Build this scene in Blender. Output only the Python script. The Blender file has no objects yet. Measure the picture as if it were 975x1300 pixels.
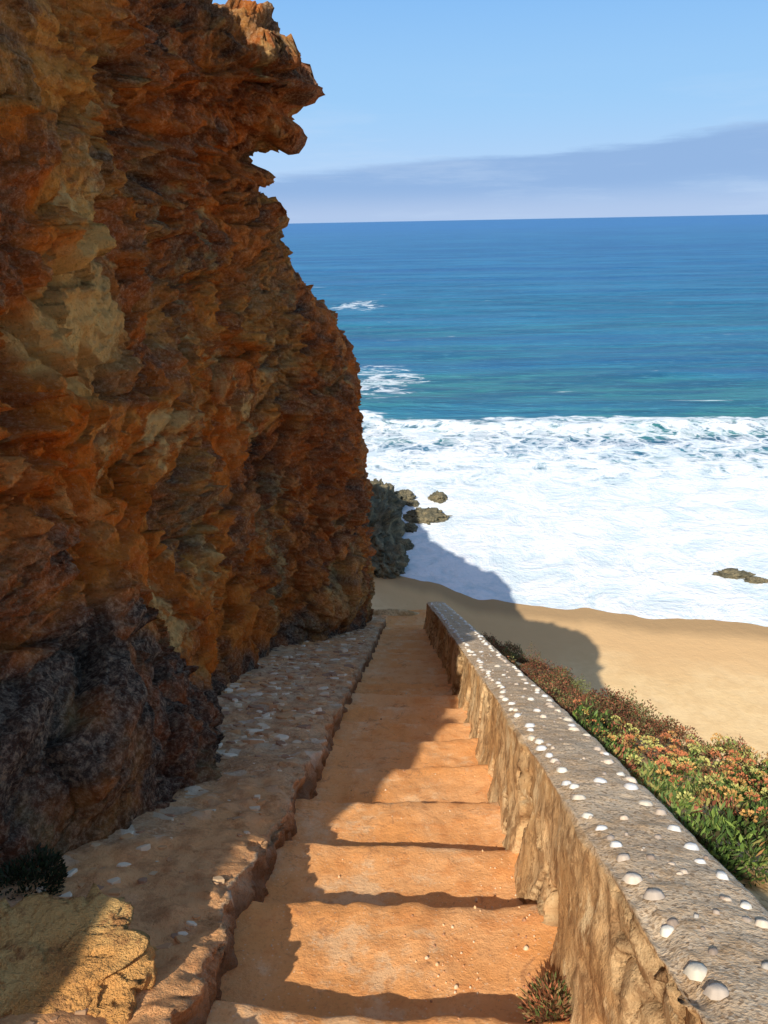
import bpy, math, random
import numpy as np
from mathutils import Matrix, Vector
random.seed(7); rng=np.random.default_rng(7)
scene=bpy.context.scene
SL=0.4568           # stair slope
SEA=-25.0
# ------------------------------------------------------------ numpy noise
def _h(ix,iy,iz,s=0):
    n=(ix.astype(np.int64)*374761393+iy.astype(np.int64)*668265263+iz.astype(np.int64)*1274126177+s*974634777)&0xFFFFFFFF
    n=((n^(n>>13))*1274126177)&0xFFFFFFFF
    n=((n^(n>>15))*2246822519)&0xFFFFFFFF
    n=n^(n>>16)
    return (n&0xFFFFFF)/float(0xFFFFFF)
def vnoise(x,y,z,s=0):
    x,y,z=np.broadcast_arrays(np.asarray(x,float),np.asarray(y,float),np.asarray(z,float))
    x0=np.floor(x);y0=np.floor(y);z0=np.floor(z)
    fx=x-x0;fy=y-y0;fz=z-z0
    fx=fx*fx*fx*(fx*(fx*6-15)+10);fy=fy*fy*fy*(fy*(fy*6-15)+10);fz=fz*fz*fz*(fz*(fz*6-15)+10)
    r=0
    for a in (0,1):
        for b in (0,1):
            for c in (0,1):
                w=(fx if a else 1-fx)*(fy if b else 1-fy)*(fz if c else 1-fz)
                r=r+w*_h(x0+a,y0+b,z0+c,s)
    return r*2-1
def fbm(x,y,z,o=4,s=0,g=0.5):
    r=0;a=1;t=0
    for i in range(o):
        r=r+a*vnoise(x*2**i+i*7.3,y*2**i-i*3.1,z*2**i+i*1.7,s+i);t+=a;a*=g
    return r/t
def ridged(x,y,z,o=4,s=0):
    r=0;a=1;t=0
    for i in range(o):
        r=r+a*(1-2*np.abs(vnoise(x*2**i+i*7.3,y*2**i-i*3.1,z*2**i+i*1.7,s+i)));t+=a;a*=0.5
    return r/t
def voro(x,y,z,s=0,facet=False):
    x0=np.floor(x);y0=np.floor(y);z0=np.floor(z)
    d1=np.full(x.shape,9.0);d2=np.full(x.shape,9.0);cid=np.zeros(x.shape);fc=np.zeros(x.shape)
    for a in (-1,0,1):
        for b in (-1,0,1):
            for c in (-1,0,1):
                cx=x0+a;cy=y0+b;cz=z0+c
                h1=_h(cx,cy,cz,s);h2=_h(cx,cy,cz,s+1);h3=_h(cx,cy,cz,s+2)
                ex=x-cx-h1;ey=y-cy-h2;ez=z-cz-h3
                d=np.sqrt(ex**2+ey**2+ez**2)
                m=d<d1
                d2=np.where(m,d1,np.minimum(d2,d))
                cid=np.where(m,_h(cx,cy,cz,s+3),cid)
                if facet: fc=np.where(m,(_h(cx,cy,cz,s+5)*2-1)*ey+(_h(cx,cy,cz,s+6)*2-1)*ez+(_h(cx,cy,cz,s+7)-.5)*ex,fc)
                d1=np.where(m,d,d1)
    if facet: return d1,d2,cid,fc
    return d1,d2,cid
def sstep(a,b,x):
    t=np.clip((x-a)/(b-a),0,1);return t*t*(3-2*t)
# ------------------------------------------------------------ mesh helpers
def mesh_from(name,V,F,mat,smooth=True,parent=None):
    V=np.asarray(V,dtype=np.float32);F=np.asarray(F,dtype=np.int32)
    me=bpy.data.meshes.new(name)
    me.vertices.add(len(V));me.vertices.foreach_set('co',V.ravel())
    k=F.shape[1]
    me.loops.add(F.size);me.loops.foreach_set('vertex_index',F.ravel())
    me.polygons.add(len(F));me.polygons.foreach_set('loop_start',np.arange(0,F.size,k,dtype=np.int32))
    try: me.polygons.foreach_set('loop_total',np.full(len(F),k,dtype=np.int32))
    except Exception: pass
    me.update(calc_edges=True);me.validate()
    me.polygons.foreach_set('use_smooth',np.full(len(me.polygons),smooth))
    if mat: me.materials.append(mat)
    ob=bpy.data.objects.new(name,me);scene.collection.objects.link(ob)
    if parent: ob.parent=parent
    return ob
def grid_faces(n,m,flip=False):
    i=np.arange(n-1)[:,None];j=np.arange(m-1)[None,:]
    a=i*m+j
    F=np.stack([a,a+m,a+m+1,a+1],-1).reshape(-1,4)
    return F[:,::-1] if flip else F
def grid(name,X,Y,Z,mat,flip=False,smooth=True,parent=None):
    n,m=X.shape
    return mesh_from(name,np.stack([X,Y,Z],-1).reshape(-1,3),grid_faces(n,m,flip),mat,smooth,parent)
def normals(X,Y,Z):
    P=np.stack([X,Y,Z],-1)
    du=np.gradient(P,axis=0);dv=np.gradient(P,axis=1)
    N=np.cross(du,dv);N/=np.linalg.norm(N,axis=-1,keepdims=True)+1e-9
    return N
def add_attr(ob,name,cols):
    at=ob.data.color_attributes.new(name,'FLOAT_COLOR','POINT')
    c=np.ones((len(ob.data.vertices),4),dtype=np.float32);c[:,:3]=cols
    at.data.foreach_set('color',c.ravel())
# ------------------------------------------------------------ material helper
class Mat:
    def __init__(s,name,rough=0.9,spec=0.2):
        s.m=bpy.data.materials.new(name);s.m.use_nodes=True;s.nt=s.m.node_tree
        s.b=s.nt.nodes['Principled BSDF'];s.b.inputs['Roughness'].default_value=rough
        s.b.inputs['Specular IOR Level'].default_value=spec
        s.geo=s.nt.nodes.new('ShaderNodeNewGeometry');s.pos=s.geo.outputs['Position']
    def N(s,t): return s.nt.nodes.new(t)
    def L(s,a,b): s.nt.links.new(a,b)
    def setv(s,inp,v):
        if isinstance(v,bpy.types.NodeSocket): s.L(v,inp)
        else: inp.default_value=v
    def scale(s,v):
        n=s.N('ShaderNodeVectorMath');n.operation='MULTIPLY';s.L(s.pos,n.inputs[0]);n.inputs[1].default_value=v;return n.outputs[0]
    def noise(s,sc,det=6,ro=0.6,vec=None,dist=0.0):
        n=s.N('ShaderNodeTexNoise');n.inputs['Scale'].default_value=sc;n.inputs['Detail'].default_value=min(det,5)
        n.inputs['Roughness'].default_value=ro;n.inputs['Distortion'].default_value=dist
        s.L(vec or s.pos,n.inputs['Vector']);return n.outputs[0]
    def voro(s,sc,feat='F1',out='Distance',vec=None,rand=1.0):
        n=s.N('ShaderNodeTexVoronoi');n.feature=feat;n.inputs['Scale'].default_value=sc
        n.inputs['Randomness'].default_value=rand
        s.L(vec or s.pos,n.inputs['Vector']);return n.outputs[out]
    def ramp(s,f,a,b):
        n=s.N('ShaderNodeMapRange');n.clamp=True;n.interpolation_type='SMOOTHSTEP'
        s.L(f,n.inputs[0]);n.inputs[1].default_value=a;n.inputs[2].default_value=b;return n.outputs[0]
    def lin(s,f,a,b,c=0,d=1):
        n=s.N('ShaderNodeMapRange');n.clamp=True
        s.L(f,n.inputs[0]);n.inputs[1].default_value=a;n.inputs[2].default_value=b;n.inputs[3].default_value=c;n.inputs[4].default_value=d;return n.outputs[0]
    def mix(s,f,a,b,mode='MIX'):
        n=s.N('ShaderNodeMix');n.data_type='RGBA';n.blend_type=mode
        s.setv(n.inputs[0],f)
        for i,v in ((6,a),(7,b)):
            if isinstance(v,tuple): n.inputs[i].default_value=(v[0],v[1],v[2],1)
            else: s.L(v,n.inputs[i])
        return n.outputs[2]
    def math(s,op,a,b=0.0):
        n=s.N('ShaderNodeMath');n.operation=op;s.setv(n.inputs[0],a);s.setv(n.inputs[1],b);return n.outputs[0]
    def bump(s,h,st,d,prev=None):
        n=s.N('ShaderNodeBump');n.inputs['Distance'].default_value=d;s.setv(n.inputs['Strength'],st);s.L(h,n.inputs['Height'])
        if prev: s.L(prev,n.inputs['Normal'])
        return n.outputs[0]
    def col(s,c): s.L(c,s.b.inputs['Base Color'])
    def nor(s,c): s.L(c,s.b.inputs['Normal'])
    def attr(s,name):
        n=s.N('ShaderNodeVertexColor');n.layer_name=name;return n.outputs[0]
    def xyz(s):
        n=s.N('ShaderNodeSeparateXYZ');s.L(s.pos,n.inputs[0]);return n.outputs

# ---- cliff
def cliff_mat(name):
    M=Mat(name,1.0,0.03)
    n1=M.noise(0.5,5,0.62,dist=0.6);n2=M.noise(1.3,5,0.7,dist=0.4);n3=M.noise(6.0,5,0.75);n4=M.noise(30,5,0.8)
    st=M.noise(1.0,5,0.7,vec=M.scale((0.9,0.9,5.0)),dist=0.6)
    c=M.mix(M.ramp(n1,0.42,0.58),(0.72,0.175,0.022),(0.82,0.34,0.070))
    c=M.mix(M.ramp(n2,0.52,0.62),c,(0.86,0.50,0.17))
    c=M.mix(M.math('MULTIPLY',M.ramp(n3,0.50,0.62),0.55),c,(0.42,0.110,0.028))
    c=M.mix(M.math('MULTIPLY',M.ramp(st,0.53,0.63),0.50),c,(0.30,0.115,0.048))
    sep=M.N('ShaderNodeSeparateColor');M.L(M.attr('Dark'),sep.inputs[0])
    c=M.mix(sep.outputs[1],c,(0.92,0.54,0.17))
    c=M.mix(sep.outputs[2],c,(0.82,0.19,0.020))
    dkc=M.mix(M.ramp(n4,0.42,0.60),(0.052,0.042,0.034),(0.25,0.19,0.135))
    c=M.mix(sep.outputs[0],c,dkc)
    c=M.mix(M.math('MULTIPLY',M.ramp(n4,0.52,0.70),0.35),c,(0.84,0.55,0.27))
    c=M.mix(M.math('MULTIPLY',M.ramp(n4,0.44,0.34),0.40),c,(0.14,0.050,0.022))
    M.col(c)
    b=M.bump(n3,0.9,0.09);b=M.bump(n4,1.0,0.035,b);b=M.bump(M.noise(110,3,0.7),0.7,0.008,b);M.nor(b)
    return M.m
CLIFF=cliff_mat('cliff_rock')
def rock_mat(name,a,b_,c_):
    M=Mat(name,0.95,0.08)
    n=M.noise(1.5,8,0.65);n2=M.noise(9,8,0.75)
    c=M.mix(M.ramp(n,0.42,0.6),a,b_);c=M.mix(M.ramp(n2,0.5,0.65),c,c_);M.col(c)
    b=M.bump(n2,0.9,0.08);b=M.bump(M.noise(40,5,0.75),0.8,0.02,b);M.nor(b);return M.m
DARKROCK=rock_mat('wet_dark_rock',(0.14,0.125,0.08),(0.26,0.21,0.12),(0.06,0.055,0.04))
OCHRE=rock_mat('ochre_boulder_rock',(0.80,0.48,0.17),(0.74,0.36,0.11),(0.46,0.22,0.08))
# ---- steps
M=Mat('orange_step_concrete',0.95,0.08)
n1=M.noise(1.3,7,0.6);n2=M.noise(7,8,0.7);n3=M.noise(60,6,0.75)
c=M.mix(M.ramp(n1,0.38,0.62),(0.88,0.38,0.12),(0.90,0.46,0.19))
c=M.mix(M.math('MULTIPLY',M.ramp(n2,0.5,0.64),0.5),c,(0.76,0.28,0.08))
c=M.mix(M.math('MULTIPLY',M.ramp(M.noise(2.6,9,0.8),0.53,0.62),0.55),c,(0.90,0.58,0.31))
c=M.mix(M.math('MULTIPLY',M.ramp(M.noise(3.7,5,0.85,dist=1.2),0.56,0.66),0.55),c,(0.44,0.20,0.09))
c=M.mix(M.math('MULTIPLY',M.ramp(n3,0.50,0.70),0.42),c,(0.50,0.20,0.08))
sp=M.voro(38);c=M.mix(M.math('MULTIPLY',M.ramp(sp,0.18,0.10),0.45),c,(0.92,0.70,0.46))
M.col(c)
b=M.bump(n2,0.7,0.02);b=M.bump(n3,0.8,0.006,b);b=M.bump(M.noise(200,3,0.6),0.6,0.002,b);M.nor(b);STEP=M.m
# ---- ledge
M=Mat('ledge_concrete_with_stones',0.95,0.08)
n1=M.noise(1.1,8,0.65);n2=M.noise(8,8,0.75);n3=M.noise(55,6,0.8)
c=M.mix(M.ramp(n1,0.42,0.6),(0.72,0.38,0.17),(0.68,0.46,0.26))
c=M.mix(M.math('MULTIPLY',M.ramp(n2,0.47,0.60),0.65),c,(0.40,0.20,0.09))
c=M.mix(M.math('MULTIPLY',M.ramp(n3,0.5,0.66),0.5),c,(0.82,0.63,0.42))
c=M.mix(M.math('MULTIPLY',M.ramp(n3,0.46,0.36),0.5),c,(0.24,0.13,0.07))
sv=M.voro(7.5,'F1','Color');ss=M.N('ShaderNodeSeparateColor');M.L(sv,ss.inputs[0])
se=M.voro(7.5,'DISTANCE_TO_EDGE','Distance')
c=M.mix(M.math('MULTIPLY',M.math('MULTIPLY',M.ramp(ss.outputs[0],0.80,0.84),M.ramp(se,0.06,0.12)),0.8),c,M.mix(ss.outputs[1],(0.78,0.64,0.45),(0.56,0.40,0.25)))
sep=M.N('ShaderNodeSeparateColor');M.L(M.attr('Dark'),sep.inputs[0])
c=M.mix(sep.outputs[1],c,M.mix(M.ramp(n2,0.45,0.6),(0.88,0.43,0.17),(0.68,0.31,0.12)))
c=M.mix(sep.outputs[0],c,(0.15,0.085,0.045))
M.col(c)
b=M.bump(n2,0.9,0.04);b=M.bump(n3,0.9,0.010,b);M.nor(b);LEDGE=M.m
# ---- wall
M=Mat('rough_wall_concrete',0.95,0.08)
n1=M.noise(1.4,8,0.65);n2=M.noise(9,8,0.75);n3=M.noise(90,5,0.8)
side=M.mix(M.ramp(n1,0.40,0.60),(0.60,0.34,0.14),(0.78,0.52,0.26))
side=M.mix(M.math('MULTIPLY',M.ramp(n2,0.47,0.60),0.80),side,(0.30,0.155,0.065))
side=M.mix(M.math('MULTIPLY',M.ramp(M.noise(4,7,0.8,vec=M.scale((1,1,0.5))),0.54,0.63),0.75),side,(0.84,0.62,0.34))
side=M.mix(M.math('MULTIPLY',M.ramp(n3,0.5,0.7),0.55),side,(0.32,0.18,0.08))
top=M.mix(M.ramp(n1,0.40,0.62),(0.66,0.45,0.26),(0.74,0.55,0.35))
agg=M.voro(120,'F1','Color')
ag=M.N('ShaderNodeSeparateColor');M.L(agg,ag.inputs[0])
top=M.mix(M.math('MULTIPLY',M.ramp(ag.outputs[0],0.60,0.95),0.45),top,(0.84,0.69,0.50))
top=M.mix(M.math('MULTIPLY',M.ramp(ag.outputs[1],0.64,0.95),0.70),top,(0.30,0.18,0.095))
top=M.mix(M.math('MULTIPLY',M.ramp(n2,0.50,0.64),0.50),top,(0.48,0.29,0.14))
sep=M.N('ShaderNodeSeparateColor');M.L(M.attr('Dark'),sep.inputs[0])
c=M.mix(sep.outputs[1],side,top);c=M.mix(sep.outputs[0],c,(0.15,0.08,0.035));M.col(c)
b=M.bump(n2,0.6,0.03);b=M.bump(n3,0.6,0.004,b);b=M.bump(M.voro(120),0.3,0.003,b);M.nor(b);WALL=M.m
# ---- sand/terrain
M=Mat('beach_sand',0.97,0.05)
x,y,z=M.xyz()
n1=M.noise(0.12,6,0.6);n2=M.noise(1.2,8,0.65);n3=M.noise(30,4,0.7)
c=M.mix(M.ramp(n1,0.35,0.65),(0.80,0.54,0.26),(0.86,0.61,0.32))
c=M.mix(M.math('MULTIPLY',M.ramp(n2,0.42,0.66),0.35),c,(0.66,0.42,0.19))
c=M.mix(M.math('MULTIPLY',M.ramp(M.noise(0.5,5,0.7),0.50,0.62),0.25),c,(0.68,0.44,0.21))
wet=M.math('ADD',z,M.math('MULTIPLY',M.math('SUBTRACT',n1,0.5),0.5))
c=M.mix(M.ramp(wet,-24.58,-24.80),c,(0.72,0.45,0.21))
c=M.mix(M.ramp(z,-24.86,-24.95),c,(0.46,0.29,0.14))
soil=M.mix(M.ramp(M.noise(2.5,8,0.7),0.42,0.6),(0.46,0.26,0.10),(0.74,0.50,0.25))
soil=M.mix(M.math('MULTIPLY',M.ramp(M.noise(14,6,0.7),0.5,0.65),0.6),soil,(0.26,0.14,0.06))
c=M.mix(M.ramp(z,-23.9,-23.0),c,soil);M.col(c)
b=M.bump(n2,0.35,0.2);b=M.bump(M.noise(5,6,0.7),0.35,0.05,b);b=M.bump(n3,0.4,0.01,b);M.nor(b);SAND=M.m
# ---- sea
M=Mat('sea_water',0.35,0.35)
x,y,z=M.xyz()
nb=M.noise(1,4,0.6,vec=M.scale((0.006,0.022,0.0)))
yy=M.math('ADD',y,M.math('MULTIPLY',M.math('SUBTRACT',nb,0.5),200.0))
c=M.mix(M.ramp(yy,70,230),(0.045,0.220,0.205),(0.012,0.155,0.245))
c=M.mix(M.ramp(yy,170,480),c,(0.004,0.125,0.295))
c=M.mix(M.ramp(y,450,3000),c,(0.004,0.125,0.40))
s1=M.noise(1,4,0.6,vec=M.scale((0.05,0.22,0)))
s2=M.noise(1,5,0.7,vec=M.scale((0.35,1.1,0)))
s0=M.noise(1,4,0.6,vec=M.scale((0.008,0.045,0)))
sf=M.noise(1,4,0.7,vec=M.scale((0.0015,0.011,0)))
c=M.mix(M.math('MULTIPLY',M.ramp(s1,0.42,0.56),0.60),c,(0.002,0.062,0.15))
c=M.mix(M.math('MULTIPLY',M.ramp(s0,0.46,0.60),0.45),c,(0.04,0.23,0.38))
c=M.mix(M.math('MULTIPLY',M.ramp(sf,0.50,0.60),0.45),c,(0.002,0.065,0.22))
c=M.mix(M.math('MULTIPLY',M.ramp(s2,0.53,0.66),0.45),c,(0.11,0.33,0.40))
# foam: distorted lace patterns
wn=M.noise(0.06,4,0.65);wn2=M.noise(0.30,5,0.75,dist=0.5);wn3=M.noise(1.6,4,0.75)
sh=M.math('ADD',y,M.math('MULTIPLY',M.math('SUBTRACT',wn,0.5),32.0))
dens=M.ramp(sh,102,98)
dn=M.N('ShaderNodeTexNoise');dn.inputs['Scale'].default_value=0.35;dn.inputs['Detail'].default_value=4
M.L(M.pos,dn.inputs['Vector'])
ad=M.N('ShaderNodeVectorMath');ad.operation='MULTIPLY_ADD';M.L(dn.outputs['Color'],ad.inputs[0]);ad.inputs[1].default_value=(5,5,0);M.L(M.scale((0.8,0.6,0)),ad.inputs[2])
v1=M.voro(0.30,'DISTANCE_TO_EDGE','Distance',vec=ad.outputs[0])
v2=M.voro(0.85,'DISTANCE_TO_EDGE','Distance',vec=ad.outputs[0])
lc=M.math('MAXIMUM',M.ramp(v1,0.18,0.02),M.math('MULTIPLY',M.ramp(v2,0.24,0.04),0.75))
lc=M.math('MAXIMUM',lc,M.ramp(wn2,0.50,0.63))
solid=M.lin(sh,60,99,1.20,-0.12)
sm=M.ramp(M.math('ADD',solid,M.math('MULTIPLY',M.math('SUBTRACT',wn2,0.5),2.3)),0.15,0.62)
fo=M.math('MULTIPLY',dens,M.math('MAXIMUM',lc,sm))
crest=M.math('MULTIPLY',M.ramp(sh,95.5,98),M.ramp(sh,102.5,100.5))
fo=M.math('MAXIMUM',fo,M.math('MULTIPLY',crest,M.ramp(wn2,0.38,0.5)))
def blob(cx,cy,rx,ry):
    a=M.math('DIVIDE',M.math('SUBTRACT',x,cx),rx);b=M.math('DIVIDE',M.math('SUBTRACT',y,cy),ry)
    d=M.math('ADD',M.math('MULTIPLY',a,a),M.math('MULTIPLY',b,b));return M.ramp(d,1.0,0.0)
st=M.noise(1,5,0.75,vec=M.scale((0.11,0.22,0)),dist=2.0)
bl=M.math('MAXIMUM',blob(-6,128,13,26),M.math('MULTIPLY',blob(-17,250,14,24),0.95))
fo=M.math('MAXIMUM',fo,M.math('MULTIPLY',M.ramp(M.math('ADD',M.math('MULTIPLY',bl,0.28),st),0.74,0.85),0.75))
fo=M.math('MAXIMUM',fo,M.math('MULTIPLY',M.ramp(M.noise(1,4,0.65,vec=M.scale((0.06,0.24,0.0)),dist=0.6),0.68,0.73),M.math('MULTIPLY',M.ramp(y,600,130),0.6)))
fw=M.mix(M.ramp(wn2,0.56,0.38),(0.86,0.86,0.85),(0.66,0.74,0.76))
lacy=M.math('MULTIPLY',M.ramp(v2,0.12,0.42),M.ramp(wn,0.36,0.56))
fw=M.mix(M.math('MULTIPLY',lacy,0.45),fw,(0.52,0.66,0.69))
fw=M.mix(M.math('MULTIPLY',M.ramp(wn3,0.52,0.36),0.35),fw,(0.58,0.70,0.73))
c=M.mix(fo,c,fw);M.col(c)
M.L(M.lin(fo,0,1,0.35,0.95),M.b.inputs['Roughness'])
fade=M.math('MULTIPLY',M.lin(y,60,1500,1.0,0.25),M.lin(fo,0,1,1,0.1))
b=M.bump(s0,M.math('MULTIPLY',fade,0.8),5.0);b=M.bump(s1,M.math('MULTIPLY',fade,1.0),2.2,b);b=M.bump(s2,M.math('MULTIPLY',M.math('MULTIPLY',M.lin(y,60,500,1.0,0.1),M.lin(fo,0,1,1,0.1)),0.9),0.6,b)
b=M.bump(wn2,M.math('MULTIPLY',fo,0.40),1.2,b);b=M.bump(wn3,M.math('MULTIPLY',fo,0.45),0.2,b);M.nor(b);SEAM=M.m
# ---- leaves, shells, pebbles
def attr_mat(name,rough,spec):
    M=Mat(name,rough,spec);M.col(M.attr('Col'))
    M.nor(M.bump(M.noise(120,4,0.6),0.3,0.002));return M.m
LEAF=attr_mat('leaf_foliage',0.7,0.2);SHELLM=attr_mat('shell_surface',0.65,0.25);PEB=attr_mat('pebble_stone',0.95,0.1)

# ============================================================ STAIRCASE
def plane_z(y): return -1.6-SL*y
RUN=0.70
ys=[];zs=[];idx=[]
for i in range(-6,22):
    yn=1.75+RUN*i
    y0=yn-RUN
    zn=plane_z(yn)
    for t in np.linspace(0.05,0.92,14):
        ys.append(y0+RUN*t);zs.append(zn+0.145*(1-t)+(0.02 if t<0.06 else 0));idx.append(i)
    for dy,dz in ((-0.040,0.006),(-0.022,0.000),(-0.006,-0.012),(0.004,-0.03),(0.008,-0.07),(0.010,-0.11),(0.016,-0.155)):
        ys.append(yn+dy);zs.append(zn+dz);idx.append(i)
ys.append(ys[-1]+1.2);zs.append(zs[-1]-0.1);idx.append(22)
ys=np.array(ys);zs=np.array(zs);idx=np.array(idx)
xs=np.linspace(-0.80,0.66,130)
X,Yg=np.meshgrid(xs,ys);Zg=np.repeat(zs[:,None],len(xs),1)
I=np.repeat(idx[:,None],len(xs),1).astype(float)
Yg=Yg+0.040*fbm(X*1.6,I*3.3,0*X,3,5)+0.020*fbm(X*9,I*5.1,0*X,4,9)+(_h(I,I*0,I*0,3)-0.5)*0.05
Zg=Zg+0.022*fbm(X*2.2,Yg*2.2,0*X,4,11)+0.009*fbm(X*14,Yg*14,0*X,3,12)+0.03*sstep(-0.45,-0.8,X)*1+0.02*sstep(0.35,0.6,X)+(_h(I,I*0,I*0,8)-0.5)*0.02
stairs=grid('stone_staircase',X,Yg,Zg,STEP,flip=False)
# ============================================================ LEFT LEDGE (low kerb)
def ledge_z(x,y): return -1.42-SL*y+0.05*np.clip(-0.7-x,0,3)
yl=np.linspace(-3,16.6,1400)
c1=np.linspace(0,1,26);c2=np.linspace(0,1,120)[1:]
m=len(c1)+len(c2)
Yl=np.repeat(yl[:,None],m,1)
Xl=np.concatenate([np.full(26,-0.69),-0.69-2.6*c2])[None,:].repeat(len(yl),0)
lz=ledge_z(Xl,Yl)
Zl=lz.copy()
Zl[:,:26]=lz[:,:26]-0.58*(1-c1[None,:])
d1,d2,cid,fct=voro(Xl*8+0.6*fbm(Yl*5,Zl*5,0*Xl,3,19),Yl*8+0.6*fbm(Yl*5,Zl*5,0*Xl+4,3,20),Zl*8,21,True)
inner=np.concatenate([np.ones(26),np.clip(1-c2*9,0,1)])[None,:]
kk=np.arange(m)[None,:]
Xl=Xl+inner*(0.045*fbm(Yl*2.2,Zl*2.2,0*Xl,4,31)+0.050*fbm(Yl*9,Zl*9,0*Xl,4,32)+0.022*fct+0.018*(cid-0.5))
Zl=Zl+np.where(kk>=22,1,0)*(0.05*fbm(Xl*1.3,Yl*1.3,0*Xl,4,33)+0.034*fbm(Xl*8,Yl*8,0*Xl,4,35)+(0.018*fct+0.012*(cid-0.5))*np.clip(1-(-0.69-Xl)*2,0.4,1))
Zl[:,24:28]-=0.012
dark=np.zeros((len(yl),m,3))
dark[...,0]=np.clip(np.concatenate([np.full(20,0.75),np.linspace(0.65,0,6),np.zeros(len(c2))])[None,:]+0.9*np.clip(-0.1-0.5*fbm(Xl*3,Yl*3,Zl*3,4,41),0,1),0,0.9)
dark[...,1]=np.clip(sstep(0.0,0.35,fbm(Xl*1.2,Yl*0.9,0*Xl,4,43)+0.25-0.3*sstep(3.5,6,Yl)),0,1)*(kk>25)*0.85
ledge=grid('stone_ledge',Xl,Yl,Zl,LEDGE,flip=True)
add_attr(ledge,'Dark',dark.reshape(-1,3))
# ============================================================ RIGHT WALL
yw=np.linspace(-1.5,15.6,1400)
NI,NT,NO=80,36,20
xin=np.interp(yw,[-2,6,11,15.6],[0.565,0.555,0.45,0.30])
thick=np.interp(yw,[-2,1.5,5,16],[0.34,0.34,0.38,0.42])
hw=np.interp(yw,[-2,3,6.5,11,15.6],[0.64,0.64,0.57,0.60,0.64])
ztop=-1.6-SL*yw+hw
a=np.linspace(0,1,NI);b_=np.linspace(0,1,NT+1)[1:];c_=np.linspace(0,1,NO+1)[1:]
Yw=np.repeat(yw[:,None],NI+NT+NO,1)
Xw=np.zeros_like(Yw);Zw=np.zeros_like(Yw)
Xw[:,:NI]=xin[:,None]-(0.06*(1-a)+0.10*np.clip(1-a*1.6,0,1)**2)[None,:]
Zw[:,:NI]=ztop[:,None]-(0.95*(1-a))[None,:]
Xw[:,NI:NI+NT]=xin[:,None]+thick[:,None]*b_[None,:]
Zw[:,NI:NI+NT]=ztop[:,None]+0.012*np.sin(b_*math.pi)[None,:]
Xw[:,NI+NT:]=(xin+thick)[:,None]+0.06*c_[None,:]
Zw[:,NI+NT:]=ztop[:,None]-1.5*c_[None,:]
kc=np.arange(NI+NT+NO)[None,:]
isin=(kc<NI-2)*1.0
hh=np.concatenate([a,np.ones(NT),1-c_])[None,:]
q=fbm(Yw*1.6,Zw*2.4,0*Yw+3,5,51)
q2=fbm(Yw*6,Zw*6,Xw*6,5,53)
brk=sstep(0.04,0.10,q+0.25*q2-0.16*(hh-0.55)*2)
d1,d2,cid,fct=voro(Xw*8,Yw*8,Zw*10,57,True)
rub=np.clip((d2-d1)*1.6,0,0.4)
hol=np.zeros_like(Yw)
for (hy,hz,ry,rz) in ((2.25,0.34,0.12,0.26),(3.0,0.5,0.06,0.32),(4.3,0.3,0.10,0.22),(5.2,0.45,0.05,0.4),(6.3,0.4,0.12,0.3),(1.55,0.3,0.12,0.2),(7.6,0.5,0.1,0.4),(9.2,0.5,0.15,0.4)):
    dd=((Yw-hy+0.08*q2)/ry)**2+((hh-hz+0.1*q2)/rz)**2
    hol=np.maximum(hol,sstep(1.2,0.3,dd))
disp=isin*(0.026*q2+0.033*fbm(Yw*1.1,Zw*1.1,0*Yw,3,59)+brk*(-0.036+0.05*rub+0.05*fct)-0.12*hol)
Xw=Xw-disp*np.where(kc<NI,1,0)
edgeN=np.exp(-((kc-NI)/3.0)**2)+np.exp(-((kc-NI-NT)/3.0)**2)
Zw=Zw+np.where(kc>=NI-2,1,0)*(0.012*fbm(Xw*4,Yw*4,0*Yw,4,61)+0.005*fbm(Xw*25,Yw*25,0*Yw,3,62))-edgeN*(0.014+0.04*np.clip(fbm(Yw*5,Xw*5,0*Yw,4,63),0,1))
wall=grid('stone_parapet_wall',Xw,Yw,Zw,WALL,flip=True)
dk=np.zeros(Yw.shape+(3,))
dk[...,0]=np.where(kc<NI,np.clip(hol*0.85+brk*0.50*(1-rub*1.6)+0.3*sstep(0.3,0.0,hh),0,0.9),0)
dk[...,1]=sstep(NI-4,NI-1,kc+0*Yw)*(kc<NI+NT+1)
add_attr(wall,'Dark',dk.reshape(-1,3))
cap=bpy.data.meshes.new('end_face')
vv=[tuple(v) for v in np.stack([Xw[-1],Yw[-1],Zw[-1]],-1)]
cap.from_pydata(vv,[],[list(range(len(vv)))]);cap.materials.append(WALL)
co=bpy.data.objects.new('end_face',cap);scene.collection.objects.link(co);co.parent=wall
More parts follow.
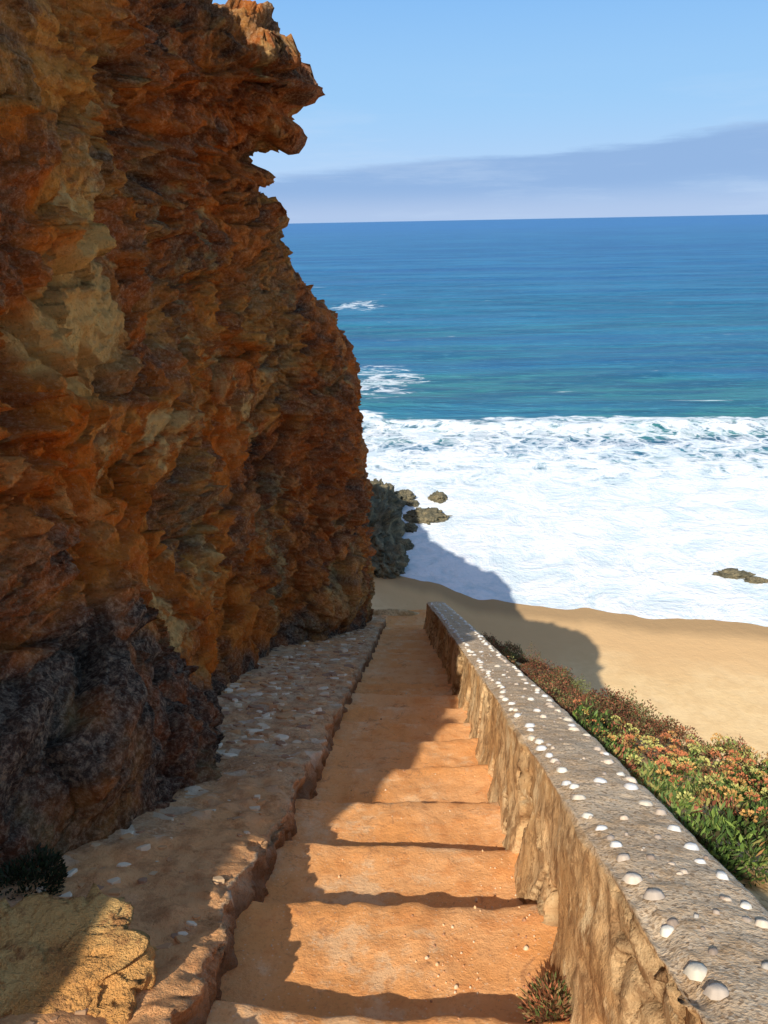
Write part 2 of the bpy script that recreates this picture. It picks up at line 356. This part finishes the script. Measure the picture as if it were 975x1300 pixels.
# ============================================================ SHELLS SET INTO THE WALL TOP
def wall_top(y,f):
    xi=np.interp(y,yw,xin);th=np.interp(y,yw,thick)
    col=NI+min(NT-1,max(0,int(f*NT)));row=int(np.argmin(np.abs(yw-y)))
    return xi+th*f,float(Zw[row,col])
def discs(name,items,mat,seg=14,rings=3):
    V=[];F=[];C=[]
    for (p,r,hgt,yaw,el,col,tilt) in items:
        base=len(V)
        R=Matrix.Rotation(-math.atan(tilt)+random.gauss(0,0.07),3,'X')@Matrix.Rotation(random.gauss(0,0.08),3,'Y')@Matrix.Rotation(yaw,3,'Z')
        V.append(tuple(Vector(p)+R@Vector((0,0,hgt))));C.append(tuple(ch*0.85 for ch in col))
        jit=[1+random.uniform(-0.12,0.12) for _ in range(seg)]
        for k in range(1,rings+1):
            rr=k/rings
            for s in range(seg):
                an=2*math.pi*s/seg
                v=Vector((math.cos(an)*r*rr*jit[s],math.sin(an)*r*el*rr*jit[s],hgt*math.cos(rr*1.57)-(0.010 if k==rings else 0)))
                V.append(tuple(Vector(p)+R@v))
                sh=1-0.12*(s%2)-0.15*(rr>0.9);C.append(tuple(ch*sh for ch in col))
        for s in range(seg):
            n=(s+1)%seg
            F.append((base,base+1+s,base+1+n))
            for k in range(rings-1):
                o=base+1+k*seg;F.append((o+s,o+seg+s,o+seg+n,o+n))
    me=bpy.data.meshes.new(name)
    me.from_pydata(V,[],F);me.materials.append(mat)
    for p in me.polygons:p.use_smooth=True
    ob=bpy.data.objects.new(name,me);scene.collection.objects.link(ob)
    add_attr(ob,'Col',np.array(C));return ob
items=[]
shellcols=[(0.92,0.84,0.68),(0.92,0.87,0.78),(0.90,0.84,0.74),(0.84,0.72,0.54),(0.88,0.72,0.54),(0.66,0.53,0.40)]
yk=0.6
while yk<15.2:
    for f,pr in ((0.16,0.96),(0.83,0.96),(0.5,0.20)):
        if random.random()<pr:
            y=yk+random.uniform(-0.04,0.04);x,z=wall_top(y,f+random.uniform(-0.06,0.06))
            r=random.uniform(0.020,0.033)
            items.append(((x,y,z+0.007),r,r*0.24,random.uniform(0,6.28),random.uniform(0.72,1.0),random.choice(shellcols),SL))
    yk+=random.uniform(0.10,0.16)
peb=[(0.45,0.36,0.28),(0.36,0.27,0.20),(0.5,0.45,0.38),(0.7,0.55,0.4)]
for k in range(110):
    y=random.uniform(0.6,8);x,z=wall_top(y,random.uniform(0.08,0.92));r=random.uniform(0.006,0.020)
    items.append(((x,y,z+0.003),r,r*0.35,random.uniform(0,6.28),random.uniform(0.6,1.0),random.choice(peb),SL))
sh=discs('seashell_inlay',items,SHELLM)
items=[]
def step_z(x,y):
    col=int(round((x+0.80)/(1.46)*129));col=max(0,min(129,col))
    return float(np.interp(y,Yg[:,col],Zg[:,col]))
for k in range(260):
    if k<40: x,y=random.gauss(0.13,0.09),random.gauss(2.12,0.10)
    elif k<120: x,y=random.gauss(0.40,0.10),random.uniform(1.6,3.2)
    else: x,y=random.uniform(-0.62,0.5),random.uniform(1.6,9)
    x=min(x,0.47);r=random.uniform(0.003,0.009)*(2.0 if k%8==0 else 1)
    items.append(((x,y,step_z(x,y)),r,r*0.9,random.uniform(0,6),random.uniform(0.6,1),random.choice([(0.80,0.50,0.26),(0.65,0.33,0.15),(0.8,0.57,0.36),(0.45,0.23,0.12)]),0.1))
discs('gravel',items,PEB,seg=7,rings=2)
def led_z(x,y):
    row=int(np.argmin(np.abs(yl-y)));col=26+int(np.clip((-0.69-x)/2.6*119,0,118));return float(Zl[row,col])
def slabs(name,n,fn,mat):
    V=[];F=[];C=[]
    for k in range(n):
        x,y,r,col=fn(k);z=led_z(x,y)
        seg=random.randint(5,9);base=len(V);h=r*random.uniform(0.08,0.24)
        el=random.uniform(0.45,1);yaw=random.uniform(0,6.28)
        R=Matrix.Rotation(-math.atan(SL)+random.gauss(0,0.10),3,'X')@Matrix.Rotation(random.gauss(0,0.10),3,'Y')@Matrix.Rotation(yaw,3,'Z')
        js=[random.uniform(0.6,1.2) for _ in range(seg)]
        for (rr,zz) in ((1.0,-0.03),(1.0,h*0.5),(0.85,h)):
            for s in range(seg):
                an=2*math.pi*s/seg
                V.append(tuple(Vector((x,y,z))+R@Vector((math.cos(an)*r*rr*js[s],math.sin(an)*r*el*rr*js[s],zz))));C.append(col)
        for s in range(seg):
            t=(s+1)%seg
            for q in (0,1):F.append((base+q*seg+s,base+q*seg+t,base+(q+1)*seg+t,base+(q+1)*seg+s))
        F.append(tuple(base+2*seg+s for s in range(seg)))
    me=bpy.data.meshes.new(name);me.from_pydata(V,[],F);me.materials.append(mat)
    ob=bpy.data.objects.new(name,me);scene.collection.objects.link(ob);add_attr(ob,'Col',np.array(C));return ob
sc=[(0.64,0.43,0.24),(0.76,0.58,0.38),(0.50,0.30,0.16),(0.60,0.33,0.15),(0.82,0.68,0.48),(0.38,0.22,0.13),(0.55,0.29,0.14)]
def fn(k):
    if k<170: y=random.uniform(1.4,5.0);x=random.uniform(-1.5,-0.80);r=random.uniform(0.006,0.040)
    elif k<500: y=random.uniform(4.5,14);x=random.uniform(-0.9-0.10*y*0.9,-0.8);r=random.uniform(0.02,0.09)
    elif k<580: y=random.uniform(2,15);x=-0.80-abs(random.gauss(0,0.03));r=random.uniform(0.010,0.03)
    else: y=random.uniform(4.0,9);x=random.uniform(-1.9,-1.2);r=random.uniform(0.02,0.08)
    return x,y,r,random.choice(sc)
slabs('ledge_stones',780,fn,PEB)

# ============================================================ CLIFF
zk=[-12,-9,-4,-2.5,-1.5,-1.0,-0.5,0.1,0.5,0.9,1.2,1.5,1.8,2.1,2.4,2.8,4]
xf=[-1.02,-1.05,-1.08,-1.12,-1.42,-1.80,-2.05,-2.10,-2.35,-2.25,-1.80,-1.62,-1.58,-1.95,-2.6,-3.1,-3.3]
zm=[-12,-5,-3,-1,0.2,1.0,1.6,2.4,4];xm=[-1.90,-2.05,-2.25,-2.35,-2.55,-2.35,-2.3,-2.6,-2.7]
zn=[-6,-3.2,-2.6,-1.6,0,2,4];xn=[-1.20,-1.45,-1.72,-2.0,-2.15,-2.1,-2.1]
def face(y,z):
    n=np.interp(z,zn,xn);mm=np.interp(z,zm,xm);f=np.interp(z,zk,xf)
    w1=sstep(3.5,7.5,y);w2=sstep(9.5,13.5,y)
    r=(n*(1-w1)+mm*w1);r=r*(1-w2)+f*w2
    r=r-0.35*sstep(2.2,0.8,y)
    return r
s1=np.linspace(-1.9,1.5,110,endpoint=False);s2=np.linspace(1.5,9,640,endpoint=False);s3=np.linspace(9,15,420,endpoint=False);s4=np.linspace(15,19,90)
S=np.concatenate([s1,s2,s3,s4])
v1=np.linspace(0,1,560);v2=np.linspace(0,1,50)[1:]
nv=len(v1)+len(v2)
zt=np.interp(S,[-1.9,-1.6,-1.35,-1.15,-0.8,-0.2,1.0,2.0,3.0,4.5,8,11,13,15,19],[-2.0,-1.4,0.6,1.25,1.5,1.35,1.2,1.1,1.5,3.0,3.3,2.55,2.3,2.3,2.3])
zt=zt+0.12*fbm(S*2.5,S*0,S*0,4,71)
zb=-1.42-SL*np.minimum(S,15)-0.7-sstep(13,15.5,S)*4
Sg=np.repeat(S[:,None],nv,1)
Zc=np.concatenate([zb[:,None]+(zt-zb)[:,None]*v1[None,:],np.repeat(zt[:,None],len(v2),1)+0.25*v2[None,:]**0.7],1)
ye=np.interp(Zc,[-8,-4,-2,0,1.5,2.6],[15.2,14.6,13.8,12.3,11.2,11.2])
sc_=np.minimum(Sg,15)
Yc=np.where(sc_<8,sc_,8+(sc_-8)*(ye-8)/7)
Xc=face(sc_,Zc)
hgl=Zc-(-1.42-SL*Yc)
Xc=Xc+0.30*np.exp(-((Yc-3.3)/0.9)**2)*sstep(1.25,0.35,hgl)      # bulge of dark rock at the foot
qq=np.clip((Sg-15)/4,0,1)
Yc=Yc+1.3*np.sin(np.pi/2*np.clip(qq*3,0,1))*(qq>0)+2.5*qq
Xc=Xc-7*qq**1.7-0.6*qq
Xc[:,len(v1):]-= (4.0*v2**1.6+0.15*v2)[None,:]
N=normals(Xc,Yc,Zc)
if N[300,200,0]<0: N=-N;FL=True
else: FL=False
px,py,pz=Xc,Yc,Zc
wx=0.30*fbm(px*1.1,py*1.1,pz*1.1,5,81);wy=0.30*fbm(px*1.1,py*1.1,pz*1.1,5,82);wz=0.22*fbm(px*1.1,py*1.1,pz*1.1,5,83)
gx,gy,gz=px+wx,py+wy,pz+wz
big=fbm(gx*0.6,gy*0.6,gz*0.6,3,84)
rid=ridged(gx*0.8,gy*0.8,gz*1.0,5,85)
d1,d2,cid,f1=voro(gx*1.05,gy*0.9,gz*1.2,86,True)
e1,e2,cid2,f2=voro(gx*2.9,gy*2.5,gz*3.6,90,True)
hx_,hy_,hz_=px+0.4*wx+0.05*fbm(px*6,py*6,pz*6,3,180),py+0.4*wy+0.05*fbm(px*6,py*6,pz*6,3,181),pz+0.4*wz
g1,g2,cid3,f3=voro(hx_*7,hy_*6,hz_*9,190,True)
k1,k2,cid4,f4=voro(hx_*17,hy_*15,hz_*21,210,True)
crumb=sstep(-0.16,0.16,fbm(px*0.9,py*0.9,pz*0.9,4,191)+0.15*sstep(8,12,py)+0.1*sstep(0.5,1.5,pz))
fine=fbm(px*5,py*5,pz*5,5,88,0.6)
rid2=ridged(hx_*3.2,hy_*3.2,hz_*4.2,5,260)
topw=sstep(-0.8,1.0,pz)*sstep(4.5,8.5,py)
strat=fbm(px*0.7,py*0.7,(pz+0.3*wz)*5.0,5,91)
strat=np.sign(strat)*np.abs(strat)**0.5
pits=np.clip(fbm(px*2.0,py*2.0,pz*3.0,5,95)-0.22,0,1)*(0.25+0.8*crumb)
crk=sstep(0.08,0.0,d2-d1)+0.6*sstep(0.08,0.0,e2-e1)*crumb
far=sstep(12.0,14.5,Sg)
amp=1-0.45*far
c3=0.35+0.65*crumb
D=0.06+amp*(0.34*big+0.10*(rid-0.3)+0.26*f1+0.18*(cid-0.5)-0.07*crk)+amp*(0.45+0.55*crumb)*(0.19*f2+0.15*(cid2-0.5))+c3*(0.075*f3+0.075*(cid3-0.5))+c3*(0.030*f4+0.028*(cid4-0.5))+(0.03+0.05*crumb)*fine+0.05*c3*(rid2-0.3)+(0.06+0.24*topw)*strat-0.7*pits
foot=sstep(1.6,0.0,hgl)
D=D*(1-0.45*foot)
tw=np.concatenate([np.ones(len(v1)),np.ones(len(v2))*0.7])[None,:]
D=D*tw
Xc=Xc+N[...,0]*D;Yc=Yc+N[...,1]*D;Zc=Zc+N[...,2]*D*0.8
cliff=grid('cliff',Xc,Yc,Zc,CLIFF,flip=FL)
dk=np.zeros(Xc.shape+(3,))
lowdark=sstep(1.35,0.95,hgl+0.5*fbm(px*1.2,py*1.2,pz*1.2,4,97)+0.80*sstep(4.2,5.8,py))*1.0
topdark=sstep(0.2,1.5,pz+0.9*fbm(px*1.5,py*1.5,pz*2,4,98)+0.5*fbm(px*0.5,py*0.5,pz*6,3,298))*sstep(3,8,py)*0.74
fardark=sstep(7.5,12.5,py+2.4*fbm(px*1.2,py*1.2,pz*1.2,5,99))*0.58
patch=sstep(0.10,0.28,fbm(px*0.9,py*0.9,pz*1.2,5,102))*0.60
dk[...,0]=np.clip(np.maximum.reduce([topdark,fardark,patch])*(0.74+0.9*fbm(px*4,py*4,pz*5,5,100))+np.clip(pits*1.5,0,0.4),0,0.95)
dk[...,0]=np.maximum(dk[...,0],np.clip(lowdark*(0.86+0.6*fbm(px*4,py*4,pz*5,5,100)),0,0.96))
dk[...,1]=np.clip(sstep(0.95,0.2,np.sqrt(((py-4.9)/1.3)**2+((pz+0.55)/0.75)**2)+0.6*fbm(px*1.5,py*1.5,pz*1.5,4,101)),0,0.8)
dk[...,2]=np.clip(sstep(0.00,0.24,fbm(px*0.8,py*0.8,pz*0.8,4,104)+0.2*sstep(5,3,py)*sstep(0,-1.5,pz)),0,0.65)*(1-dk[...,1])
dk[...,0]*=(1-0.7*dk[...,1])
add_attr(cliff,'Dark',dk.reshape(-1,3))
# headland continuing toward the sea behind the near rock
tp=np.array([(-4.4,13,1.6),(-4.1,17.6,0.7),(-8.8,30,0.6),(-13.5,42,0),(-19,56,-1.5),(-28,70,-12),(-34,80,-20)],float)
bp=np.array([(-1.9,15.5,-12),(-4.0,25,-20),(-6,38,-25.5),(-7.5,52,-26),(-8,62,-26),(-12,74,-26),(-30,86,-26)],float)
tt=np.linspace(0,6,420)
def ip(P,k): return np.interp(tt,np.arange(7),P[:,k])
vv=np.linspace(0,1,150)
T=np.stack([ip(tp,0),ip(tp,1),ip(tp,2)],-1);B=np.stack([ip(bp,0),ip(bp,1),ip(bp,2)],-1)
P=B[:,None,:]*(1-vv)[None,:,None]+T[:,None,:]*vv[None,:,None]
ext=T[:,None,:]+np.array([-1,0.1,0.05])[None,None,:]*(np.linspace(0,1,20)[1:]*25)[None,:,None]
P=np.concatenate([P,ext],1)
Xh,Yh,Zh=P[...,0],P[...,1],P[...,2];N=normals(Xh,Yh,Zh)
if N[200,60,0]<0:N=-N;FL=True
else:FL=False
D=1.6*fbm(Xh*0.18,Yh*0.18,Zh*0.18,5,110)+0.8*ridged(Xh*0.4,Yh*0.4,Zh*0.6,4,111)-1.0
hl=grid('headland',Xh+N[...,0]*D,Yh+N[...,1]*D,Zh+N[...,2]*D,CLIFF,flip=FL)
add_attr(hl,'Dark',np.repeat((0.5*sstep(-16,-24,Zh))[...,None],3,-1).reshape(-1,3)*np.array([1,0,0]))
# ============================================================ ROCKS
def rock(name,c,r,mat,seed,n=48,sub=1.0,flat=0.0):
    u=np.linspace(0,2*np.pi,n*2+1);v=np.linspace(0,np.pi,n)
    U,Vv=np.meshgrid(u,v)
    dx=np.sin(Vv)*np.cos(U);dy=np.sin(Vv)*np.sin(U);dz=np.cos(Vv)
    d1,d2,cid,f1=voro(dx*1.7+seed,dy*1.7,dz*1.7,seed,True)
    e1,e2,ci2,f2=voro(dx*4.5+seed,dy*4.5,dz*4.5,seed+40,True)
    R=1+0.22*fbm(dx*1.3+seed,dy*1.3,dz*1.3,3,seed)+0.30*f1+0.12*(cid-0.5)+sub*(0.08*f2+0.05*(ci2-0.5)+0.09*fbm(dx*5+seed,dy*5,dz*5,5,seed+3))
    X=c[0]+dx*R*r[0];Y=c[1]+dy*R*r[1];Z=dz*R
    if flat: Z=np.minimum(Z,flat+0.25*(Z-flat))
    o=grid(name,X,Y,c[2]+Z*r[2],mat,flip=True)
    return o
rock('boulder',(-1.16,1.60,-2.36),(0.40,0.36,0.33),OCHRE,5,120,1.6,0.7)
rock('sea_rock',(-4.1,60,-24.8),(2.7,7,2.6),DARKROCK,23,90,2.4)
rock('sea_rock',(-3.4,67,-24.9),(2.0,4,1.9),DARKROCK,27,70,2.2)
rock('sea_rock',(-2.2,54.5,-24.9),(1.8,2.5,1.3),DARKROCK,29,60,2.2)
rock('sea_rock',(1.1,64.5,-25),(1.8,1.4,0.75),DARKROCK,33,60,2)
rock('sea_rock',(2.4,69.5,-25),(0.9,1.0,0.6),DARKROCK,35,50,2)
rock('sea_rock',(-1.0,70,-25),(1.2,1.2,0.6),DARKROCK,37,50,2)
rock('sea_rock',(0.0,68,-25),(0.6,0.7,0.4),DARKROCK,39,50,2)
rock('sea_rock',(-0.4,62,-25),(0.8,0.9,0.4),DARKROCK,38,50,2)
rock('sea_rock',(-1.0,58,-24.9),(0.9,0.9,0.5),DARKROCK,48,50,2)
rock('sea_rock',(23.7,52.6,-25),(1.2,0.7,0.30),DARKROCK,41,60,2)
rock('sea_rock',(25.0,51.6,-25),(0.8,0.5,0.20),DARKROCK,43,50,2)
rock('bluff_rock',(3.05,8.6,-6.55),(0.28,0.35,0.22),OCHRE,45,50,1.5)
# ============================================================ TERRAIN + BEACH
def ysh(x): return np.interp(x,[-60,-8,-1,4.2,10,16.6,23,40,90],[62,58,53,48.7,47.6,46.4,44.6,41,30])
def terrain(x,y):
    beach=-25+(ysh(x)+0.9*fbm(x*0.12,y*0.03,0*x,3,121)+0.8*fbm(x*0.5,y*0.1,0*x,3,122)-y)*0.045
    beach=np.minimum(beach,-23.2+0*x)
    xe=np.interp(y,[-10,2,4,6.5,8.5,14,17,20],[9,7,5.6,3.7,2.9,2.2,1.8,1.2])
    P=-1.75-SL*np.minimum(y,30)-0.30*np.maximum(x-1,0)
    P=np.where(y<0,-1.75-0.1*y*0,P)
    d=np.maximum(x-xe,(y-17.5)*0.8)
    d=np.maximum(d,0)
    n=fbm(x*0.5,y*0.5,0*x,5,123)
    b=P-2.0*d*(1+0.25*n)-0.25*np.minimum(d,1)+0.15*n
    b=b+1.1*np.exp(-((x+0.6)**2/2.2+(y-19.5)**2/5.0))
    b=b-0.7*sstep(1.05,0.9,x)*sstep(-3.5,-3.0,x)*sstep(17.5,16.5,y)
    r=np.maximum(beach,b)
    k=np.clip(1-np.abs(beach-b)/1.5,0,1)
    return r+0.25*k*k+0.03*fbm(x*2,y*2,0*x,4,125)*sstep(30,20,y)
xt=np.unique(np.concatenate([np.linspace(-120,-12,40),np.linspace(-12,-2,40),np.linspace(-2,7,190),np.linspace(7,40,120),np.linspace(40,200,40)]))
yt=np.unique(np.concatenate([np.linspace(-60,-3,30),np.linspace(-3,20,330),np.linspace(20,58,170),np.linspace(58,90,20)]))
XT,YT=np.meshgrid(xt,yt);ZT=terrain(XT,YT)
ground=grid('ground',XT,YT,ZT,SAND)
# ============================================================ SEA
ysea=np.unique(np.concatenate([np.linspace(36,130,420),130*np.geomspace(1,200,260)]))
xsea=np.unique(np.concatenate([-np.geomspace(40,26000,60),np.linspace(-40,80,300),np.geomspace(80,26000,60)]))
XS,YS=np.meshgrid(xsea,ysea)
amp=sstep(75,110,YS)*sstep(900,200,YS)
ZS=SEA+0.10*fbm(XS*0.25,YS*0.30,0*XS,4,131)*sstep(44,60,YS)*sstep(600,150,YS)+amp*0.8*fbm(XS*0.02,YS*0.10,0*XS,3,133)
front=98+3.5*fbm(XS*0.05,0*XS,0*XS,3,135)
ZS+=0.8*np.exp(-((YS-front)/2.6)**2)*(0.6+0.6*fbm(XS*0.08,YS*0.1,0*XS,3,137))
sea=grid('sea',XS,YS,ZS,SEAM)
# ============================================================ PLANTS
def tz(x,y): return terrain(np.asarray(x,float),np.asarray(y,float))
def leaves(name,P,D,Lh,Wd,cols,mat=LEAF,parent=None):
    n=len(P);Rn=rng.normal(size=(n,3));T=np.cross(D,Rn);T/=np.linalg.norm(T,axis=1,keepdims=True)+1e-9
    Nn=np.cross(D,T)
    a=P;b=P+D*Lh[:,None]*0.55+T*Wd[:,None]*0.5+Nn*Wd[:,None]*0.15;c=P+D*Lh[:,None];d=P+D*Lh[:,None]*0.55-T*Wd[:,None]*0.5+Nn*Wd[:,None]*0.15
    V=np.stack([a,b,c,d],1).reshape(-1,3);F=np.arange(4*n).reshape(n,4)
    o=mesh_from(name,V,F,mat,False,parent)
    add_attr(o,'Col',np.repeat(cols,4,0));return o
def pick(pal,n,key=None):
    pal=np.array(pal);k=rng.integers(0,len(pal),n) if key is None else np.clip((key*len(pal)).astype(int),0,len(pal)-1)
    return pal[k]*rng.uniform(0.7,1.25,(n,1))
def mounds(name,ms,nper,L,W,pal,up=0.6,ks=2.0):
    Ps=[];Ds=[];Cs=[]
    for (cx,cy,r,h) in ms:
        n=int(nper*r*r)
        th=rng.uniform(0,2*np.pi,n);rr=np.sqrt(rng.uniform(0,1,n))
        x=cx+r*rr*np.cos(th);y=cy+r*rr*np.sin(th)
        lump=fbm(x*5,y*5,0*x,3,141)
        hh=h*np.sqrt(np.clip(1-rr**2,0,1))*(0.8+0.9*lump)*rng.uniform(0.4,1.0,n)**0.5
        z=tz(x,y)+hh-0.02
        nrm=np.stack([(x-cx)/r,(y-cy)/r,up+0*x],-1)+rng.normal(size=(n,3))*0.6
        nrm/=np.linalg.norm(nrm,axis=1,keepdims=True)
        Ps.append(np.stack([x,y,z],-1));Ds.append(nrm)
        off=random.uniform(-0.36,0.36)
        key=np.clip(0.5+off+0.6*fbm(x*ks,y*ks,z*ks,3,143)+rng.normal(size=n)*0.16,0,0.999)
        Cs.append(pick(pal,n,key))
    P=np.concatenate(Ps);D=np.concatenate(Ds);C=np.concatenate(Cs);n=len(P)
    keep=P[:,0]>np.interp(P[:,1],yw,xin+thick)+0.05
    P,D,C=P[keep],D[keep],C[keep];n=len(P)
    return leaves(name,P,D,L*rng.uniform(0.6,1.3,n),W*rng.uniform(0.6,1.3,n),C)
ms=[]
for k in range(56):
    y=random.uniform(6.2,14.0);xe=float(np.interp(y,[5.8,8.5,14],[3.5,2.9,2.2]))
    x=random.uniform(1.15,xe+0.2);ms.append((x,y,random.uniform(0.25,0.70),random.uniform(0.18,0.46)))
mounds('heath_shrub',ms,6200,0.034,0.016,[(0.09,0.04,0.02),(0.22,0.070,0.035),(0.12,0.09,0.035),(0.30,0.12,0.06),(0.12,0.12,0.04),(0.20,0.20,0.07)])
ms=[]
for k in range(58):
    y=random.uniform(3.4,7.0);x=random.uniform(1.35,4.0)
    ms.append((x,y,random.uniform(0.12,0.34),random.uniform(0.14,0.46)))
mounds('samphire_shrub',ms,6400,0.066,0.021,[(0.06,0.05,0.02),(0.05,0.09,0.02),(0.09,0.15,0.03),(0.18,0.25,0.05),(0.12,0.18,0.05),(0.26,0.31,0.09),(0.34,0.30,0.09),(0.42,0.22,0.08),(0.34,0.11,0.06)],up=1.3,ks=2.2)
Pf=[];Df=[];Cf=[]
for k in range(210):
    y=random.uniform(3.5,6.9);x=random.uniform(1.5,3.9);z=float(tz(np.array([x]),np.array([y]))[0])+random.uniform(0.24,0.44)
    n=34;d=rng.normal(size=(n,3));d[:,2]=np.abs(d[:,2])+0.2;d/=np.linalg.norm(d,axis=1,keepdims=True)
    Pf.append(np.array([x,y,z])+d*np.array([0.035,0.035,0.014]));Df.append(d)
    Cf.append(pick([(0.55,0.19,0.08),(0.55,0.30,0.09),(0.50,0.46,0.14)],n,np.full(n,random.random())))
Pf=np.concatenate(Pf);n=len(Pf)
leaves('samphire_flowers',Pf,np.concatenate(Df),np.full(n,0.022),np.full(n,0.014),np.concatenate(Cf))
def tuft(name,c,r,n,L,W,pal,seed=0):
    th=rng.uniform(0,2*np.pi,n);rr=np.sqrt(rng.uniform(0,1,n))
    P=np.stack([c[0]+r*rr*np.cos(th)*0.8,c[1]+r*rr*np.sin(th),c[2]+rng.uniform(0,0.7,n)*r*(1-rr*0.6)],-1)
    D=np.stack([np.cos(th)*rr,np.sin(th)*rr,0.7+0*th],-1)+rng.normal(size=(n,3))*0.4;D/=np.linalg.norm(D,axis=1,keepdims=True)
    return leaves(name,P,D,L*rng.uniform(0.5,1.2,n),W*rng.uniform(0.6,1.2,n),pick(pal,n))
tuft('wild_grass_tuft',(0.45,1.80,-2.46),0.11,1100,0.035,0.007,[(0.10,0.12,0.03),(0.24,0.16,0.06),(0.34,0.12,0.05),(0.16,0.07,0.03)])
tuft('dark_shrub',(-1.54,2.22,-2.44),0.20,4200,0.026,0.010,[(0.02,0.035,0.012),(0.035,0.05,0.02),(0.05,0.04,0.02)])
tuft('cliff_top_shrub',(-2.6,10.4,2.5),0.35,2600,0.07,0.015,[(0.06,0.10,0.02),(0.12,0.15,0.04)])

# ============================================================ LIGHT, SKY, CAMERA
EL=math.radians(38.7);hx,hy=0.38,0.925
D=Vector((hx*math.cos(EL),hy*math.cos(EL),-math.sin(EL)))
sd=bpy.data.lights.new('sun','SUN');sd.energy=5.0;sd.angle=math.radians(0.5);sd.color=(1.0,0.95,0.86)
so=bpy.data.objects.new('sun',sd);scene.collection.objects.link(so);so.rotation_euler=D.to_track_quat('-Z','Y').to_euler()
w=bpy.data.worlds.new('World');scene.world=w;w.use_nodes=True;nt=w.node_tree
bg=nt.nodes['Background'];bg.inputs[1].default_value=0.15
sky=nt.nodes.new('ShaderNodeTexSky');sky.sky_type='NISHITA';sky.sun_disc=False
sky.sun_elevation=EL;sky.sun_rotation=math.radians(202);sky.altitude=30;sky.air_density=1.0;sky.dust_density=1.0;sky.ozone_density=1.0
def WN(t):return nt.nodes.new(t)
def wmath(op,a,b=0.0):
    n=WN('ShaderNodeMath');n.operation=op
    for i,v in enumerate((a,b)):
        if isinstance(v,bpy.types.NodeSocket):nt.links.new(v,n.inputs[i])
        else:n.inputs[i].default_value=v
    return n.outputs[0]
def wramp(f,a,b):
    n=WN('ShaderNodeMapRange');n.clamp=True;n.interpolation_type='SMOOTHSTEP';nt.links.new(f,n.inputs[0]);n.inputs[1].default_value=a;n.inputs[2].default_value=b;return n.outputs[0]
K=1/0.15
def wmix(f,a,b):
    n=WN('ShaderNodeMix');n.data_type='RGBA'
    if isinstance(f,bpy.types.NodeSocket):nt.links.new(f,n.inputs[0])
    else:n.inputs[0].default_value=f
    for i,v in ((6,a),(7,b)):
        if isinstance(v,tuple):n.inputs[i].default_value=(v[0]*K,v[1]*K,v[2]*K,1)
        else:nt.links.new(v,n.inputs[i])
    return n.outputs[2]
tc=WN('ShaderNodeTexCoord');sx=WN('ShaderNodeSeparateXYZ');nt.links.new(tc.outputs['Generated'],sx.inputs[0])
zx,zz=sx.outputs[0],sx.outputs[2]
vm=WN('ShaderNodeVectorMath');vm.operation='MULTIPLY';nt.links.new(tc.outputs['Generated'],vm.inputs[0]);vm.inputs[1].default_value=(3.0,3.0,26.0)
cn=WN('ShaderNodeTexNoise');cn.inputs['Scale'].default_value=1.0;cn.inputs['Detail'].default_value=7;cn.inputs['Roughness'].default_value=0.65;nt.links.new(vm.outputs[0],cn.inputs['Vector'])
base=wmix(wramp(zz,0.02,0.14),(0.48,0.67,0.94),(0.35,0.62,0.95))
base=wmix(wramp(zz,0.10,0.32),base,(0.19,0.46,0.90))
topz=wmath('ADD',wmath('MULTIPLY',zx,0.075),wmath('ADD',0.064,wmath('MULTIPLY',wmath('SUBTRACT',cn.outputs[0],0.5),0.05)))
rel=wmath('SUBTRACT',topz,zz)
bank=wmath('MULTIPLY',wramp(rel,-0.002,0.009),wramp(rel,0.13,0.03))
base=wmix(wmath('MULTIPLY',bank,0.9),base,(0.28,0.45,0.75))
haze=wramp(zz,0.040,0.004)
base=wmix(wmath('MULTIPLY',haze,0.8),base,(0.47,0.60,0.84))
wis=wmath('MULTIPLY',wramp(cn.outputs[0],0.48,0.68),wramp(zz,0.18,0.06))
base=wmix(wmath('MULTIPLY',wis,0.30),base,(0.58,0.73,0.94))
fin=wmix(wramp(zz,0.30,0.65),base,sky.outputs[0])
nt.links.new(fin,bg.inputs[0])
cd=bpy.data.cameras.new('camera');cam=bpy.data.objects.new('camera',cd);scene.collection.objects.link(cam)
cd.sensor_fit='VERTICAL';cd.sensor_height=36;cd.sensor_width=27;cd.lens=27.08;cd.clip_start=0.05;cd.clip_end=60000
Rm=Matrix.Rotation(math.radians(2.3),4,'Z')@Matrix.Rotation(math.radians(90-20.7),4,'X')@Matrix.Rotation(math.radians(-1.1),4,'Z')
cam.matrix_world=Rm
scene.camera=cam
scene.view_settings.view_transform='Standard';scene.view_settings.look='None';scene.view_settings.exposure=0
